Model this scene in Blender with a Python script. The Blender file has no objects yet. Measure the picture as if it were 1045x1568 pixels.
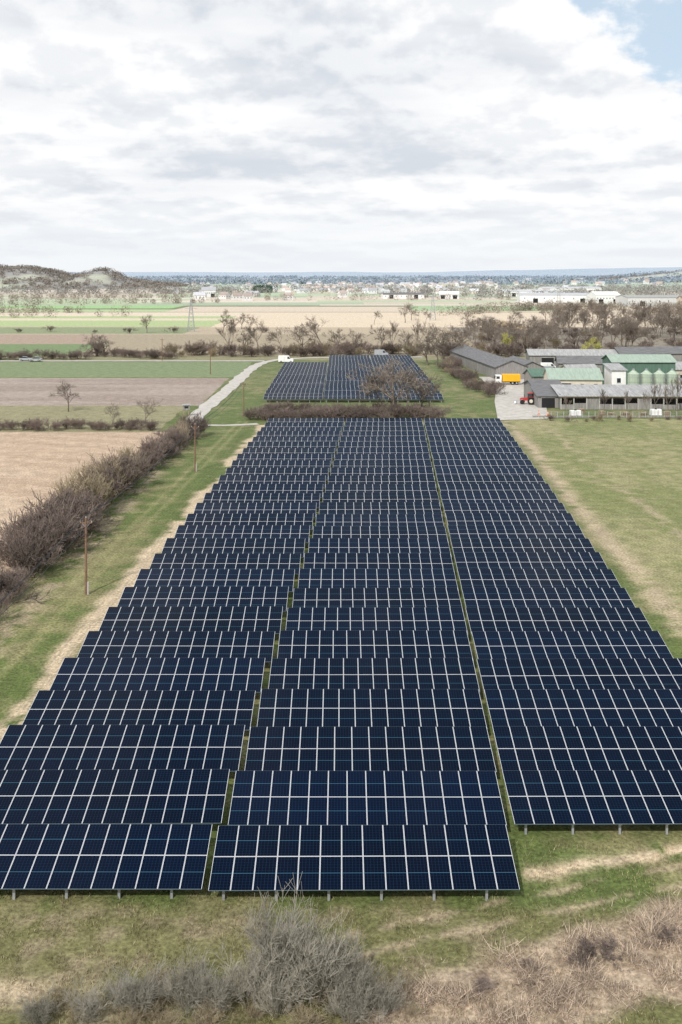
import bpy, math, numpy as np
from mathutils import Vector
SC = bpy.context.scene
COL = SC.collection
R = np.random.RandomState(7)

# ------------------------------------------------------------------ materials
def newmat(name):
    m = bpy.data.materials.new(name); m.use_nodes = True
    nt = m.node_tree
    return m, nt, nt.nodes['Principled BSDF']

def mat(name, col, rough=0.8, var=0.25, scale=2.0, bump=0.0, metal=0.0, objvar=0.0, spec=0.3, stretch=None):
    m, nt, b = newmat(name)
    N, Lk = nt.nodes, nt.links
    tc = N.new('ShaderNodeTexCoord'); no = N.new('ShaderNodeTexNoise')
    no.inputs['Scale'].default_value = scale; no.inputs['Detail'].default_value = 4
    no.inputs['Roughness'].default_value = 0.65
    if stretch:
        mp = N.new('ShaderNodeMapping'); mp.inputs['Scale'].default_value = stretch
        Lk.new(tc.outputs['Object'], mp.inputs['Vector']); Lk.new(mp.outputs[0], no.inputs['Vector'])
    else:
        Lk.new(tc.outputs['Object'], no.inputs['Vector'])
    mr = N.new('ShaderNodeMapRange')
    mr.inputs['From Min'].default_value = 0.3; mr.inputs['From Max'].default_value = 0.7
    mr.inputs['To Min'].default_value = 1 - var; mr.inputs['To Max'].default_value = 1 + var
    Lk.new(no.outputs['Fac'], mr.inputs['Value'])
    val = mr.outputs[0]
    if objvar:
        oi = N.new('ShaderNodeObjectInfo'); m2 = N.new('ShaderNodeMapRange')
        m2.inputs['To Min'].default_value = 1 - objvar; m2.inputs['To Max'].default_value = 1 + objvar
        Lk.new(oi.outputs['Random'], m2.inputs['Value'])
        mm = N.new('ShaderNodeMath'); mm.operation = 'MULTIPLY'
        Lk.new(val, mm.inputs[0]); Lk.new(m2.outputs[0], mm.inputs[1]); val = mm.outputs[0]
    vm = N.new('ShaderNodeVectorMath'); vm.operation = 'SCALE'
    vm.inputs[0].default_value = col; Lk.new(val, vm.inputs['Scale'])
    Lk.new(vm.outputs[0], b.inputs['Base Color'])
    b.inputs['Roughness'].default_value = rough; b.inputs['Metallic'].default_value = metal
    b.inputs['Specular IOR Level'].default_value = spec
    if bump:
        bp = N.new('ShaderNodeBump'); bp.inputs['Strength'].default_value = bump
        Lk.new(no.outputs['Fac'], bp.inputs['Height']); Lk.new(bp.outputs[0], b.inputs['Normal'])
    return m

def attr_mat(name, rough=0.95, scales=((0.5, .22), (4.0, .45)), bump=0.6):
    m, nt, b = newmat(name); N, Lk = nt.nodes, nt.links
    at = N.new('ShaderNodeAttribute'); at.attribute_name = 'gcol'
    tc = N.new('ShaderNodeTexCoord'); cur = at.outputs['Color']; last = None
    for s, v in scales:
        no = N.new('ShaderNodeTexNoise'); no.inputs['Scale'].default_value = s
        no.inputs['Detail'].default_value = 3; no.inputs['Roughness'].default_value = .75
        Lk.new(tc.outputs['Object'], no.inputs['Vector'])
        mr = N.new('ShaderNodeMapRange'); mr.inputs['From Min'].default_value = .3; mr.inputs['From Max'].default_value = .7
        mr.inputs['To Min'].default_value = 1 - v; mr.inputs['To Max'].default_value = 1 + v
        Lk.new(no.outputs['Fac'], mr.inputs['Value'])
        vm = N.new('ShaderNodeVectorMath'); vm.operation = 'SCALE'
        Lk.new(cur, vm.inputs[0]); Lk.new(mr.outputs[0], vm.inputs['Scale']); cur = vm.outputs[0]; last = no
    Lk.new(cur, b.inputs['Base Color']); b.inputs['Roughness'].default_value = rough
    b.inputs['Specular IOR Level'].default_value = .1
    if bump:
        bp = N.new('ShaderNodeBump'); bp.inputs['Strength'].default_value = bump; bp.inputs['Distance'].default_value = .15
        Lk.new(last.outputs['Fac'], bp.inputs['Height']); Lk.new(bp.outputs[0], b.inputs['Normal'])
    return m

def panel_mat():
    m, nt, b = newmat('solar_glass'); N, Lk = nt.nodes, nt.links
    uv = N.new('ShaderNodeUVMap'); uv.uv_map = 'UVMap'
    sp = N.new('ShaderNodeSeparateXYZ'); Lk.new(uv.outputs[0], sp.inputs[0])
    def M(op, a, b_=None):
        n = N.new('ShaderNodeMath'); n.operation = op
        for i, q in enumerate((a, b_)):
            if q is None: continue
            if isinstance(q, (int, float)): n.inputs[i].default_value = q
            else: Lk.new(q, n.inputs[i])
        return n.outputs[0]
    def line(c, k, w):
        f = M('FRACT', M('MULTIPLY', c, float(k)))
        return M('GREATER_THAN', M('ABSOLUTE', M('SUBTRACT', f, .5)), .5 - w)
    cu = line(sp.outputs[0], 6, .024); cv = line(sp.outputs[1], 12, .018)
    mid = M('LESS_THAN', M('ABSOLUTE', M('SUBTRACT', sp.outputs[1], .5)), .006)
    cell = M('MAXIMUM', cu, cv)
    oi = N.new('ShaderNodeObjectInfo')
    tco = N.new('ShaderNodeTexCoord'); no = N.new('ShaderNodeTexNoise'); no.inputs['Scale'].default_value = .5; no.inputs['Detail'].default_value = 1
    Lk.new(tco.outputs['Object'], no.inputs['Vector'])
    f = M('MULTIPLY', M('ADD', no.outputs['Fac'], oi.outputs['Random']), .5)
    mx0 = N.new('ShaderNodeMixRGB'); mx0.inputs[1].default_value = (.0008, .0018, .0060, 1); mx0.inputs[2].default_value = (.0016, .0052, .0200, 1)
    Lk.new(f, mx0.inputs[0])
    mx = N.new('ShaderNodeMixRGB'); Lk.new(mx0.outputs[0], mx.inputs[1]); mx.inputs[2].default_value = (.014, .034, .075, 1); Lk.new(cell, mx.inputs[0])
    mx2 = N.new('ShaderNodeMixRGB'); Lk.new(mx.outputs[0], mx2.inputs[1]); mx2.inputs[2].default_value = (.05, .14, .21, 1); Lk.new(mid, mx2.inputs[0])
    Lk.new(mx2.outputs[0], b.inputs['Base Color'])
    b.inputs['Roughness'].default_value = .10; b.inputs['IOR'].default_value = 1.165
    b.inputs['Specular Tint'].default_value = (.55, .80, 1, 1)
    return m

M_GLASS = panel_mat()
M_ALU = mat('aluminium_frame', (.68, .70, .73), .5, .06, 3, metal=.1)
M_EDGE = mat('frame_edge', (.15, .21, .25), .5, .06, 3, metal=.2)
M_STEEL = mat('galvanised_steel', (.42, .44, .46), .5, .15, 4, metal=.5)
M_BACK = mat('panel_backsheet', (.12, .12, .13), .7, .1)
M_GROUND = attr_mat('ground_soil_grass')
M_BLADE = attr_mat('grass_blades', scales=((1.0, .25),), bump=0)
M_BRUSH = mat('brush_bark', (.19, .15, .13), .9, .25, 1, objvar=.35)
M_BRUSHT = mat('brush_tan_bark', (.32, .265, .18), .9, .25, 1, objvar=.25)
M_BARK = mat('tree_bark', (.21, .175, .145), .9, .25, 1, objvar=.25)
M_GREYB = mat('shrub_grey_bark', (.31, .29, .24), .9, .3, 1, objvar=.2)
M_WILLOW = mat('willow_twigs', (.48, .46, .15), .9, .25, 1, objvar=.2)
M_EVER = mat('evergreen_foliage', (.06, .11, .08), .9, .3, .5)
M_FARW = mat('far_woodland', (.25, .245, .23), .95, .3, .02)  # bark tone paled by aerial haze put into the colour
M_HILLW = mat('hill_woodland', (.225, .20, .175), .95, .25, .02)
M_FARW2 = mat('far_woodland_haze_blue', (.25, .30, .36), .95, .2, .01)  # blue is aerial haze painted into the tree colour
M_MIDW = mat('mid_woodland', (.24, .205, .165), .95, .35, .05)
M_GRAVEL = mat('gravel', (.45, .425, .39), .95, .2, .6, bump=.3)
M_WOODP = mat('pole_wood', (.20, .12, .08), .85, .3, 6)
M_CONC = mat('concrete', (.42, .41, .39), .9, .2, 1.2, bump=.1)
M_WIRE = mat('wire_black', (.03, .03, .03), .6, .1)
M_CERAM = mat('insulator_ceramic', (.55, .5, .45), .3, .1)
M_WHITE = mat('white_paint', (.78, .78, .77), .6, .08, .8)
M_CREAM = mat('render_cream', (.62, .56, .46), .9, .12, .5)
M_HZW = mat('town_white_render_hazed', (.70, .70, .69), .9, .08, .5, objvar=.15)  # town walls and roofs: distance haze painted into the base colours
M_HZR = mat('town_roof_tile_hazed', (.40, .33, .30), .9, .15, .5, objvar=.25)  # tile colour paled with painted haze
M_HZG = mat('town_roof_grey_hazed', (.42, .43, .46), .9, .15, .5, objvar=.3)  # grey roof paled with painted haze
M_ROOFD = mat('roof_dark_sheet', (.15, .15, .155), .8, .35, .5, stretch=(1, 6, 1))
M_ROOFG = mat('roof_green_sheet', (.30, .37, .31), .7, .18, .5, stretch=(6, 1, 1))
M_ROOFDG = mat('green_cladding', (.10, .17, .13), .7, .2, .5, stretch=(6, 1, 1))
M_ROOFGR = mat('roof_grey_sheet', (.33, .33, .33), .8, .3, .4, stretch=(6, 1, 1))
M_ROOFR = mat('roof_brown_tile', (.21, .15, .13), .85, .2, .5, objvar=.3)
M_WALLG = mat('weathered_boards', (.25, .24, .23), .9, .35, 1, stretch=(5, 5, .4))
M_DARK = mat('dark_opening', (.02, .02, .022), .9, .1)
M_GLASSW = mat('window_glass', (.03, .04, .05), .15, .1, spec=.5)
M_SILO = mat('silo_green_grey', (.36, .43, .34), .55, .2, .6, stretch=(3, 3, .5))
M_YELLOW = mat('yellow_paint', (.80, .42, .02), .5, .08)
M_RED = mat('red_paint', (.42, .04, .035), .4, .1)
M_BLUE = mat('blue_paint', (.05, .16, .36), .4, .1)
M_SILV = mat('silver_paint', (.45, .47, .5), .35, .05, metal=.4)
M_RUBBER = mat('rubber', (.02, .02, .02), .85, .1)
M_ORANGE = mat('orange_plastic', (.75, .16, .03), .6, .1)
M_TIMBER = mat('timber', (.36, .28, .19), .9, .25, 3)
M_HEAP = mat('straw_heap', (.46, .35, .21), .95, .3, .3, bump=.4)

# ------------------------------------------------------------------ mesh builder
class MB:
    def __init__(s): s.v=[]; s.f=[]; s.m=[]; s.mats=[]; s.uv={}
    def mi(s, m):
        if m not in s.mats: s.mats.append(m)
        return s.mats.index(m)
    def poly(s, pts, m, uv=None):
        b=len(s.v); s.v.extend([tuple(p) for p in pts]); s.f.append(tuple(range(b,b+len(pts)))); s.m.append(s.mi(m))
        if uv: s.uv[len(s.f)-1]=uv
    def box(s, c, d, m, rz=0.0, taper=1.0):
        cx,cy,cz=c; dx,dy,dz=[k/2 for k in d]; ca,sa=math.cos(rz),math.sin(rz); P=[]
        for z in (-1,1):
            t = taper if z>0 else 1
            for x,y in ((-1,-1),(1,-1),(1,1),(-1,1)):
                X,Y=x*dx*t,y*dy*t; P.append((cx+X*ca-Y*sa,cy+X*sa+Y*ca,cz+z*dz))
        b=len(s.v); s.v.extend(P); k=s.mi(m)
        for f in ((3,2,1,0),(4,5,6,7),(0,1,5,4),(1,2,6,5),(2,3,7,6),(3,0,4,7)):
            s.f.append(tuple(b+i for i in f)); s.m.append(k)
    def cyl(s, p0, p1, r0, r1, m, n=10, caps=True):
        p0,p1=Vector(p0),Vector(p1); a=(p1-p0).normalized(); h=Vector((0,0,1)) if abs(a.z)<.9 else Vector((1,0,0))
        u=a.cross(h).normalized(); w=a.cross(u); b=len(s.v); k=s.mi(m)
        for p,r in ((p0,r0),(p1,r1)):
            for i in range(n):
                t=2*math.pi*i/n; s.v.append(tuple(p+u*math.cos(t)*r+w*math.sin(t)*r))
        for i in range(n):
            j=(i+1)%n; s.f.append((b+i,b+j,b+n+j,b+n+i)); s.m.append(k)
        if caps:
            s.f.append(tuple(b+i for i in range(n))[::-1]); s.m.append(k)
            s.f.append(tuple(b+n+i for i in range(n))); s.m.append(k)
    def prof(s, pts, y0, y1, m):   # extrude x-z profile along y
        n=len(pts); b=len(s.v); k=s.mi(m)
        for y in (y0,y1): s.v.extend([(x,y,z) for x,z in pts])
        for i in range(n):
            j=(i+1)%n; s.f.append((b+i,b+j,b+n+j,b+n+i)); s.m.append(k)
        s.f.append(tuple(b+i for i in range(n))[::-1]); s.m.append(k)
        s.f.append(tuple(b+n+i for i in range(n))); s.m.append(k)
    def mesh(s, name):
        me=bpy.data.meshes.new(name); me.from_pydata(s.v,[],s.f)
        for m in s.mats: me.materials.append(m)
        me.polygons.foreach_set('material_index', s.m)
        if s.uv:
            ul=me.uv_layers.new(name='UVMap')
            for fi,uv in s.uv.items():
                p=me.polygons[fi]
                for li,q in zip(p.loop_indices,uv): ul.data[li].uv=q
        me.update(); return me
    def obj(s, name, loc=(0,0,0), rz=0.0, smooth=False):
        me=s.mesh(name+'_mesh')
        if smooth: me.polygons.foreach_set('use_smooth',[True]*len(me.polygons))
        return inst(name, me, loc, rz)

def inst(name, me, loc, rz=0.0, sc=(1,1,1), parent=None):
    o=bpy.data.objects.new(name, me); COL.objects.link(o); o.location=loc
    o.rotation_euler=(0,0,rz); o.scale=sc if hasattr(sc,'__len__') else (sc,sc,sc)
    if parent: o.parent=parent
    return o
def empty(name):
    o=bpy.data.objects.new(name,None); COL.objects.link(o); o.empty_display_size=.5; return o

def npmesh(name, V, F, mats, col=None):
    me=bpy.data.meshes.new(name); k=F.shape[1]
    me.vertices.add(len(V)); me.vertices.foreach_set('co', V.astype(np.float32).ravel())
    me.loops.add(F.size); me.loops.foreach_set('vertex_index', F.astype(np.int32).ravel())
    me.polygons.add(len(F)); me.polygons.foreach_set('loop_start', np.arange(0,F.size,k,dtype=np.int32))
    me.polygons.foreach_set('loop_total', np.full(len(F),k,dtype=np.int32))
    for m in mats: me.materials.append(m)
    me.update(calc_edges=True)
    if col is not None:
        a=me.color_attributes.new('gcol','FLOAT_COLOR','POINT')
        c=np.ones((len(V),4),np.float32); c[:,:3]=col; a.data.foreach_set('color', c.ravel())
    return me

# ------------------------------------------------------------------ noise
def h2(i,j,s): 
    t=np.sin(i*127.1+j*311.7+s*74.7)*43758.5453
    return t-np.floor(t)
def vn(x,y,s=0):
    i=np.floor(x); j=np.floor(y); fx=x-i; fy=y-j; fx=fx*fx*(3-2*fx); fy=fy*fy*(3-2*fy)
    return (h2(i,j,s)*(1-fx)+h2(i+1,j,s)*fx)*(1-fy)+(h2(i,j+1,s)*(1-fx)+h2(i+1,j+1,s)*fx)*fy
def fbm(x,y,s=0,o=4):
    r=0;a=.5;t=0
    for k in range(o): r=r+a*vn(x*2**k,y*2**k,s+k); t+=a; a*=.5
    return r/t
def sstep(a,b,x):
    t=np.clip((x-a)/(b-a),0,1); return t*t*(3-2*t)

# ------------------------------------------------------------------ terrain
def terr(x,y):
    x=np.asarray(x,float); y=np.asarray(y,float)
    g=lambda cx,cy,sx,sy,h: h*np.exp(-((x-cx)/sx)**2-((y-cy)/sy)**2)
    z = g(-700,1850,150,260,36)+g(-560,1800,60,200,16)+g(-425,1750,36,150,20)+g(-470,1780,90,200,15)+g(-340,1800,60,200,8)
    z = z+g(-1000,1900,260,350,42)+g(1250,2900,300,500,30)+g(1600,3300,500,500,50)
    z = z*(.9+.2*fbm(x/60,y/60,3))
    far=sstep(4000,6500,y)
    z = z+far*(22+26*fbm(x/900+3,y/2500,11)+ sstep(900,2600,x)*34)
    near=sstep(300,60,y)
    z = z+near*(.10*(fbm(x/6,y/6,5)-.5))
    return z

def ground_colour(x,y):
    n1=fbm(x/9,y/9,1); n2=fbm(x/2.2,y/2.2,2); n3=fbm(x/30,y/30,4); n4=fbm(x/.9,y/.9,8,3)
    G=np.array([.105,.135,.040]); D=np.array([.205,.19,.09]); T=np.array([.47,.375,.26])
    def mixc(c,c2,t): return c*(1-t[...,None])+np.asarray(c2)*t[...,None]
    c=np.zeros(x.shape+(3,))+G
    c=mixc(c,D,sstep(.44,.68,.4*n1+.4*n2+.2*n4))
    jx=(n2-.5)*2.0; 
    past=sstep(-.8,.8,x-(27+.0515*(y-52))+jx)*(y<208)
    c=mixc(c,np.array([.195,.205,.082]),past*.8)
    c=mixc(c,np.array([.30,.27,.145]),past*sstep(.44,.64,.5*fbm(x/12,y/34,21)+.25*n2+.25*n4)*.8)
    c=mixc(c,np.array([.12,.15,.05]),past*sstep(.56,.70,n2*.5+n1*.5)*.55)
    xr=30.5+3.2*sstep(110,180,y)+1.8*(n3-.5)
    c=mixc(c,T*.88,(np.exp(-((x-xr)/1.4)**2)*sstep(.32,.54,n1*.4+n2*.4+n4*.2)*.85*(y>60)*(y<205)))
    xr2=38+.02*(y-50)+6*(n3-.5)
    c=mixc(c,T*.8,(np.exp(-((x-xr2)/.8)**2)*sstep(.42,.56,n1*.4+n2*.4+n4*.2)*.6*(y>60)*(y<205)))
    # bare strip along the left edge of the array
    xl=-23.3+.0515*(y-52)
    c=mixc(c,T*1.08,(np.exp(-((x-xl+2.6*(n1-.5)+1.2*(n2-.5))/1.1)**4)*sstep(.38,.46,.45*n1+.35*n2+.2*n4)*.97*(y>44)*(y<200)))
    for o in (-4.2,-5.8): c=mixc(c,D*1.4,(np.exp(-((x-xl-o)/.32)**2)*.45*(y<205)*(y>44)))
    c=mixc(c,T*.8,(np.exp(-((x+28.9)/1.5)**2)*sstep(.44,.58,n2*.6+n4*.4)*.7*(y<195)))
    # foreground : dull grass, worn trail and dry belt
    fg=sstep(48.5,47,y)*(np.abs(x)<80)
    c=mixc(c,np.array([.150,.138,.062]),fg*.75)
    c=mixc(c,T*.62,fg*sstep(.46,.66,.5*n2+.5*n4)*.55)
    yt=50.4+(x-9)*.235
    c=mixc(c,T*1.12,(np.exp(-((y-yt+(n2-.5)*.8)/.55)**2)*(x>9.2)*sstep(.34,.48,n2*.5+n4*.5)))
    yb=40.6+(x-1)*.40
    belt=sstep(-.6,.6,2.7-np.abs(y-yb+1.2+(n2-.5)*1.6))*(x>.5)*(y<56)
    c=mixc(c,np.array([.40,.31,.23]),belt*.88)
    c=mixc(c,np.array([.15,.105,.07]),belt*sstep(.52,.66,n4*.6+n2*.4)*.65)
    for o in (0,1.5):
        yb2=44.6+o+(x-1)*.31
        c=mixc(c,T*.82,np.exp(-((y-yb2+(n2-.5)*.5)/.22)**2)*(x>0)*(x<30)*sstep(.36,.50,n2*.6+n4*.4)*.75)
    c=mixc(c,T*.95,np.exp(-((x+14)/2.0)**2-((y-42.3)/.8)**2)*.9)
    def rect(x0,x1,y0,y1,col,t=1.0,j=1.0):
        nonlocal c
        jj=(n1-.5)*j
        k=((x+jj>x0)&(x+jj<x1)&(y+jj*.6>y0)&(y+jj*.6<y1)).astype(float)
        c=mixc(c,np.asarray(col),k*t)
    tan=(.455,.34,.245)
    rect(-1500,-33.6,-100,191,tan)
    rows=.5+.5*np.sin((x*.35+y*.95)*1.1); k=((x<-33.6)&(y<191)).astype(float)
    c=mixc(c,np.array([.34,.245,.17]),k*rows*.35*n1*2)
    c=mixc(c,np.array([.52,.41,.30]),k*sstep(.5,.7,fbm(x/25,y/12,71))*.6)
    rect(-1500,-36,191,229,(.25,.23,.13))
    rect(-1500,-33,229,289,(.28,.222,.185))
    k=((x<-33)&(y>229)&(y<289)).astype(float); c=mixc(c,np.array([.33,.27,.225]),k*sstep(.4,.6,fbm(x/40,y/6,31)))
    rect(-1500,-31,291,341,(.175,.215,.105))
    rect(-1500,900,349,366,(.23,.21,.115))
    rect(-1500,60,366,500,(.32,.26,.175)); rect(-1500,-102,366,427,(.15,.21,.085)); rect(-1500,-112,428,492,(.33,.245,.18))
    rect(60,700,366,640,(.23,.195,.145)); rect(-1500,60,495,567,(.41,.33,.23)); rect(-200,-80,500,560,(.21,.24,.12))
    rect(-1500,-75,567,700,(.35,.42,.19)); rect(-75,260,560,775,(.60,.49,.36)); rect(-1500,-75,640,668,(.58,.49,.36)); rect(-1500,-75,702,775,(.60,.50,.38))
    rect(260,1500,640,900,(.34,.32,.22)); rect(-1500,-140,776,830,(.37,.43,.22)); rect(-140,300,776,900,(.55,.45,.34))
    rect(-1500,-270,830,930,(.42,.35,.26)); rect(-330,-150,860,950,(.26,.44,.16)); rect(60,180,800,930,(.30,.41,.21))
    far=(y>930)
    iy=np.floor(np.log(np.maximum(y,10))*16+.15*np.sin(x/400)); ix=np.floor((x+iy*137)/(170+60*h2(iy,iy*0,5)))
    hh=h2(ix,iy,9)
    pal=np.array([[.55,.46,.35],[.38,.44,.26],[.31,.40,.22],[.50,.42,.32],[.58,.50,.4],[.34,.38,.25],[.30,.36,.23]])
    pc=pal[np.clip((hh*7).astype(int),0,6)]
    c=np.where(far[...,None],pc,c)
    k=((x>420)&(y>1900)&(y<3600)).astype(float); c=mixc(c,np.array([.32,.41,.26]),k*.8)
    zz=terr(x,y); hill=((zz>5)&(y>1200)&(y<4000)).astype(float)
    c=mixc(c,np.array([.36,.37,.24]),hill*.85)
    c=mixc(c,np.array([.215,.19,.16]),hill*sstep(.36,.42,fbm(x/90,y/120,17)))
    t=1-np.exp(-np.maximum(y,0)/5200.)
    c=mixc(c,np.array([.50,.55,.60]),t*.9)  # aerial haze painted into the ground colour, stronger with distance
    t2=sstep(3600,5200,y); c=mixc(c,np.array([.33,.40,.49]),t2*.85)  # bluer painted haze on the farthest hills
    return c

def axis_pos(lo_f, hi_f, step, far, g=1.06):
    a=list(np.arange(lo_f,hi_f+1e-6,step)); s=step; x=a[-1]
    while x<far: s*=g; x+=s; a.append(x)
    s=step; x=a[0]; b=[]
    while x>-far: s*=g; x-=s; b.append(x)
    return np.array(b[::-1]+a)
xs=axis_pos(-60,60,.4,9000,1.045)
ys=[-300,-150,-60,0,20,32]; y=36.0
while y<15000:
    ys.append(y); y+=max(.28, y*y/46500*.55)
ys=np.array(ys)
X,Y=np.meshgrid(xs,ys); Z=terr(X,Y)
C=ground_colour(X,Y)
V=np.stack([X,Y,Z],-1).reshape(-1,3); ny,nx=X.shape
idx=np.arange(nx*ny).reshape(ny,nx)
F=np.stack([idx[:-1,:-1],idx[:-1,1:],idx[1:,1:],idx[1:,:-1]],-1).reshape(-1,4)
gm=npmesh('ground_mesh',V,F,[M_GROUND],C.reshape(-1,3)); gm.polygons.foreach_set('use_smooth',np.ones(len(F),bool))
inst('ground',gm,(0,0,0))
print('ground verts',len(V))

def strip(name, pts, w, m, z=.06):
    pts=[Vector((a,b,0)) for a,b in pts]
    P=[]
    for i in range(len(pts)-1):
        n=max(2,int((pts[i+1]-pts[i]).length/4))
        for k in range(n): P.append(pts[i].lerp(pts[i+1],k/n))
    P.append(pts[-1])
    for _ in range(6): P=[P[0]]+[(P[i-1]+P[i]*2+P[i+1])/4 for i in range(1,len(P)-1)]+[P[-1]]
    b=MB()
    L=[];Rr=[]
    for i,p in enumerate(P):
        d=(P[min(i+1,len(P)-1)]-P[max(i-1,0)]).normalized(); n=Vector((-d.y,d.x,0)); ww=w*(.5+.06*R.randn())
        L.append((p.x+n.x*ww,p.y+n.y*ww,z)); Rr.append((p.x-n.x*ww,p.y-n.y*ww,z))
    for i in range(len(P)-1): b.poly([L[i],Rr[i],Rr[i+1],L[i+1]][::-1],m)
    return b.obj(name)
strip('gravel_road',[(-30.5,196),(-31.5,212),(-30.6,240),(-30,262),(-29.6,296),(-28.6,330),(-24,352),(-10,359),(30,361)],3.7,M_GRAVEL,.075)
strip('farm_road',[(-420,342),(-200,344),(-90,345),(-27,345)],4.0,M_GRAVEL,.067)
strip('field_track',[(-30.5,200),(-24,196),(-17,201)],2.0,M_GRAVEL,.06)
b=MB()
b.poly([(33,206,.06),(44,208,.06),(48.5,232,.06),(58,240,.06),(58,262,.06),(56,292,.06),(41,292,.06),(40.5,256,.06),(37,236,.06)],M_GRAVEL)
b.obj('gravel_yard')

# ------------------------------------------------------------------ solar tables
CT,ST=4.1/4.2,.87/4.2*1.0
nrm=math.hypot(CT,ST); CT/=nrm; ST/=nrm
PW,PL=1.09,2.10
def table_mesh(n):
    b=MB()
    def P(x,s,h): return (x, s*CT-h*ST, .85+s*ST+h*CT)
    for i in range(n):
        for j in range(2):
            x0,x1=i*PW+.007,(i+1)*PW-.007; s0,s1=j*PL+.006,(j+1)*PL-.006
            w=.020; wb=.008 if j==0 else .020; wt=.008 if j==1 else .020
            a,bb,c_,d_=x0+w,x1-w,s0+wb,s1-wt
            b.poly([P(a,c_,0),P(bb,c_,0),P(bb,d_,0),P(a,d_,0)],M_GLASS,[(0,0),(1,0),(1,1),(0,1)])
            t=.004
            b.poly([P(x0,s0,t),P(x1,s0,t),P(bb,c_,t),P(a,c_,t)],M_ALU if j==1 else M_EDGE)
            b.poly([P(x1,s0,t),P(x1,s1,t),P(bb,d_,t),P(bb,c_,t)],M_ALU)
            b.poly([P(x1,s1,t),P(x0,s1,t),P(a,d_,t),P(bb,d_,t)],M_ALU if j==0 else M_EDGE)
            b.poly([P(x0,s1,t),P(x0,s0,t),P(a,c_,t),P(a,d_,t)],M_ALU)
            q=-.034; cs=[(x0,s0),(x1,s0),(x1,s1),(x0,s1)]
            for k in range(4):
                p,c=cs[k],cs[(k+1)%4]; b.poly([P(p[0],p[1],q),P(c[0],c[1],q),P(c[0],c[1],t),P(p[0],p[1],t)],M_EDGE)
            b.poly([P(x0,s0,q),P(x0,s1,q),P(x1,s1,q),P(x1,s0,q)],M_BACK)
    W=n*PW
    def obox(x0,x1,s0,s1,h0,h1,m):
        p=[P(x,s,h) for h in (h0,h1) for x,s in ((x0,s0),(x1,s0),(x1,s1),(x0,s1))]
        for f in ((3,2,1,0),(4,5,6,7),(0,1,5,4),(1,2,6,5),(2,3,7,6),(3,0,4,7)): b.poly([p[i] for i in f],m)
    for s in (.45,1.65,2.55,3.75): obox(0,W,s-.03,s+.03,-.10,-.037,M_STEEL)
    x=.7
    while x<W:
        obox(x-.04,x+.04,.15,4.05,-.2,-.103,M_STEEL)
        for s in (.45,3.3):
            px,py,pz=P(x,s,-.2); b.box((px,py,pz/2-.1),(.13,.07,pz+.2),M_STEEL)
        x+=2.6
    return b.mesh('solar_table_%d'%n)
T14,T16,T13=table_mesh(14),table_mesh(16),table_mesh(13)
rr=np.random.RandomState(3)
for k in range(27):
    zb=47.97+5.6*k; off=.288*k
    for bi,x0 in enumerate((-22.1,-6.45,9.21)):
        if k==0 and bi==2: continue
        me=T16 if (bi==2 and k<=4) else T14
        o=inst('solar_panel_table',me,(x0+off+rr.uniform(-.07,.07),zb+rr.uniform(-.09,.09),rr.uniform(-.07,.07)))
        o.rotation_euler=(rr.uniform(-.010,.010),rr.uniform(-.004,.004),rr.uniform(-.004,.004))
for k in range(21):
    zb=234+5.6*k
    for bi,x0 in enumerate((-18.6,-4.1,10.35)):
        if bi==0 and k>15: continue
        o=inst('solar_panel_table',T13,(x0+rr.uniform(-.08,.08),zb,rr.uniform(-.08,.08)))
        o.rotation_euler=(rr.uniform(-.006,.006),0,0)

# ------------------------------------------------------------------ vegetation
def segs_mesh(name,S,m):
    S=np.array(S); P0,P1,R0,R1=S[:,0:3],S[:,3:6],S[:,6],S[:,7]
    a=P1-P0; a/=np.linalg.norm(a,axis=1,keepdims=True)+1e-9
    h=np.where(np.abs(a[:,2:3])<.9,np.array([[0,0,1.]]),np.array([[1.,0,0]]))
    u=np.cross(a,h); u/=np.linalg.norm(u,axis=1,keepdims=True)+1e-9; w=np.cross(a,u)
    V=[]
    for p,r in ((P0,R0),(P1,R1)):
        for t in (0,2.0944,4.1888): V.append(p+r[:,None]*(u*math.cos(t)+w*math.sin(t)))
    V=np.stack(V,1).reshape(-1,3); n=len(S); base=np.arange(n)[:,None]*6
    F=np.concatenate([base+np.array([[i,(i+1)%3,3+(i+1)%3,3+i]]) for i in range(3)],0)
    return npmesh(name,V,F,[m])
def nz(v): return v/(np.linalg.norm(v)+1e-9)
def branch(S,p,d,L,r,dep,rng,c):
    ns=3 if dep>=2 else 2; nodes=[]; q=p; r0=r
    for i in range(ns):
        d=nz(d+rng.normal(0,c['wob'],3)+np.array([0,0,c['up']])); q2=q+d*L/ns; r2=max(r*(1-.5*(i+1)/ns),c['rmin'])
        S.append([*q,*q2,r0,r2]); q=q2; r0=r2; nodes.append((q2,d,r2))
    if dep==0: return
    for k in range(c['n'][dep-1]):
        t=rng.uniform(c['t0'],1); i=min(int(t*ns),ns-1); q,dd,rq=nodes[i]; 
        if i>0: q=nodes[i-1][0]+(q-nodes[i-1][0])*rng.uniform(.2,1)
        a=rng.uniform(*c['ang']); v=nz(np.cross(dd,rng.normal(0,1,3))); nd=nz(dd*math.cos(a)+v*math.sin(a))
        branch(S,q,nd,L*rng.uniform(*c['ls']),max(rq*.65,c['rmin']),dep-1,rng,c)
def tree(seed,H,m,r=.22,n=(4,5,5,5),rmin=.02,up=.10,ang=(.4,1.0),ls=(.48,.78),wob=.13,Lf=.42):
    rng=np.random.RandomState(seed); S=[]
    c=dict(wob=wob,up=up,rmin=rmin,n=n,t0=.35,ang=ang,ls=ls)
    branch(S,np.array([0,0,-.2]),np.array([0,0,1.]),H*Lf,r,len(n),rng,c)
    return segs_mesh('tree_variant',S,m)
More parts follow.
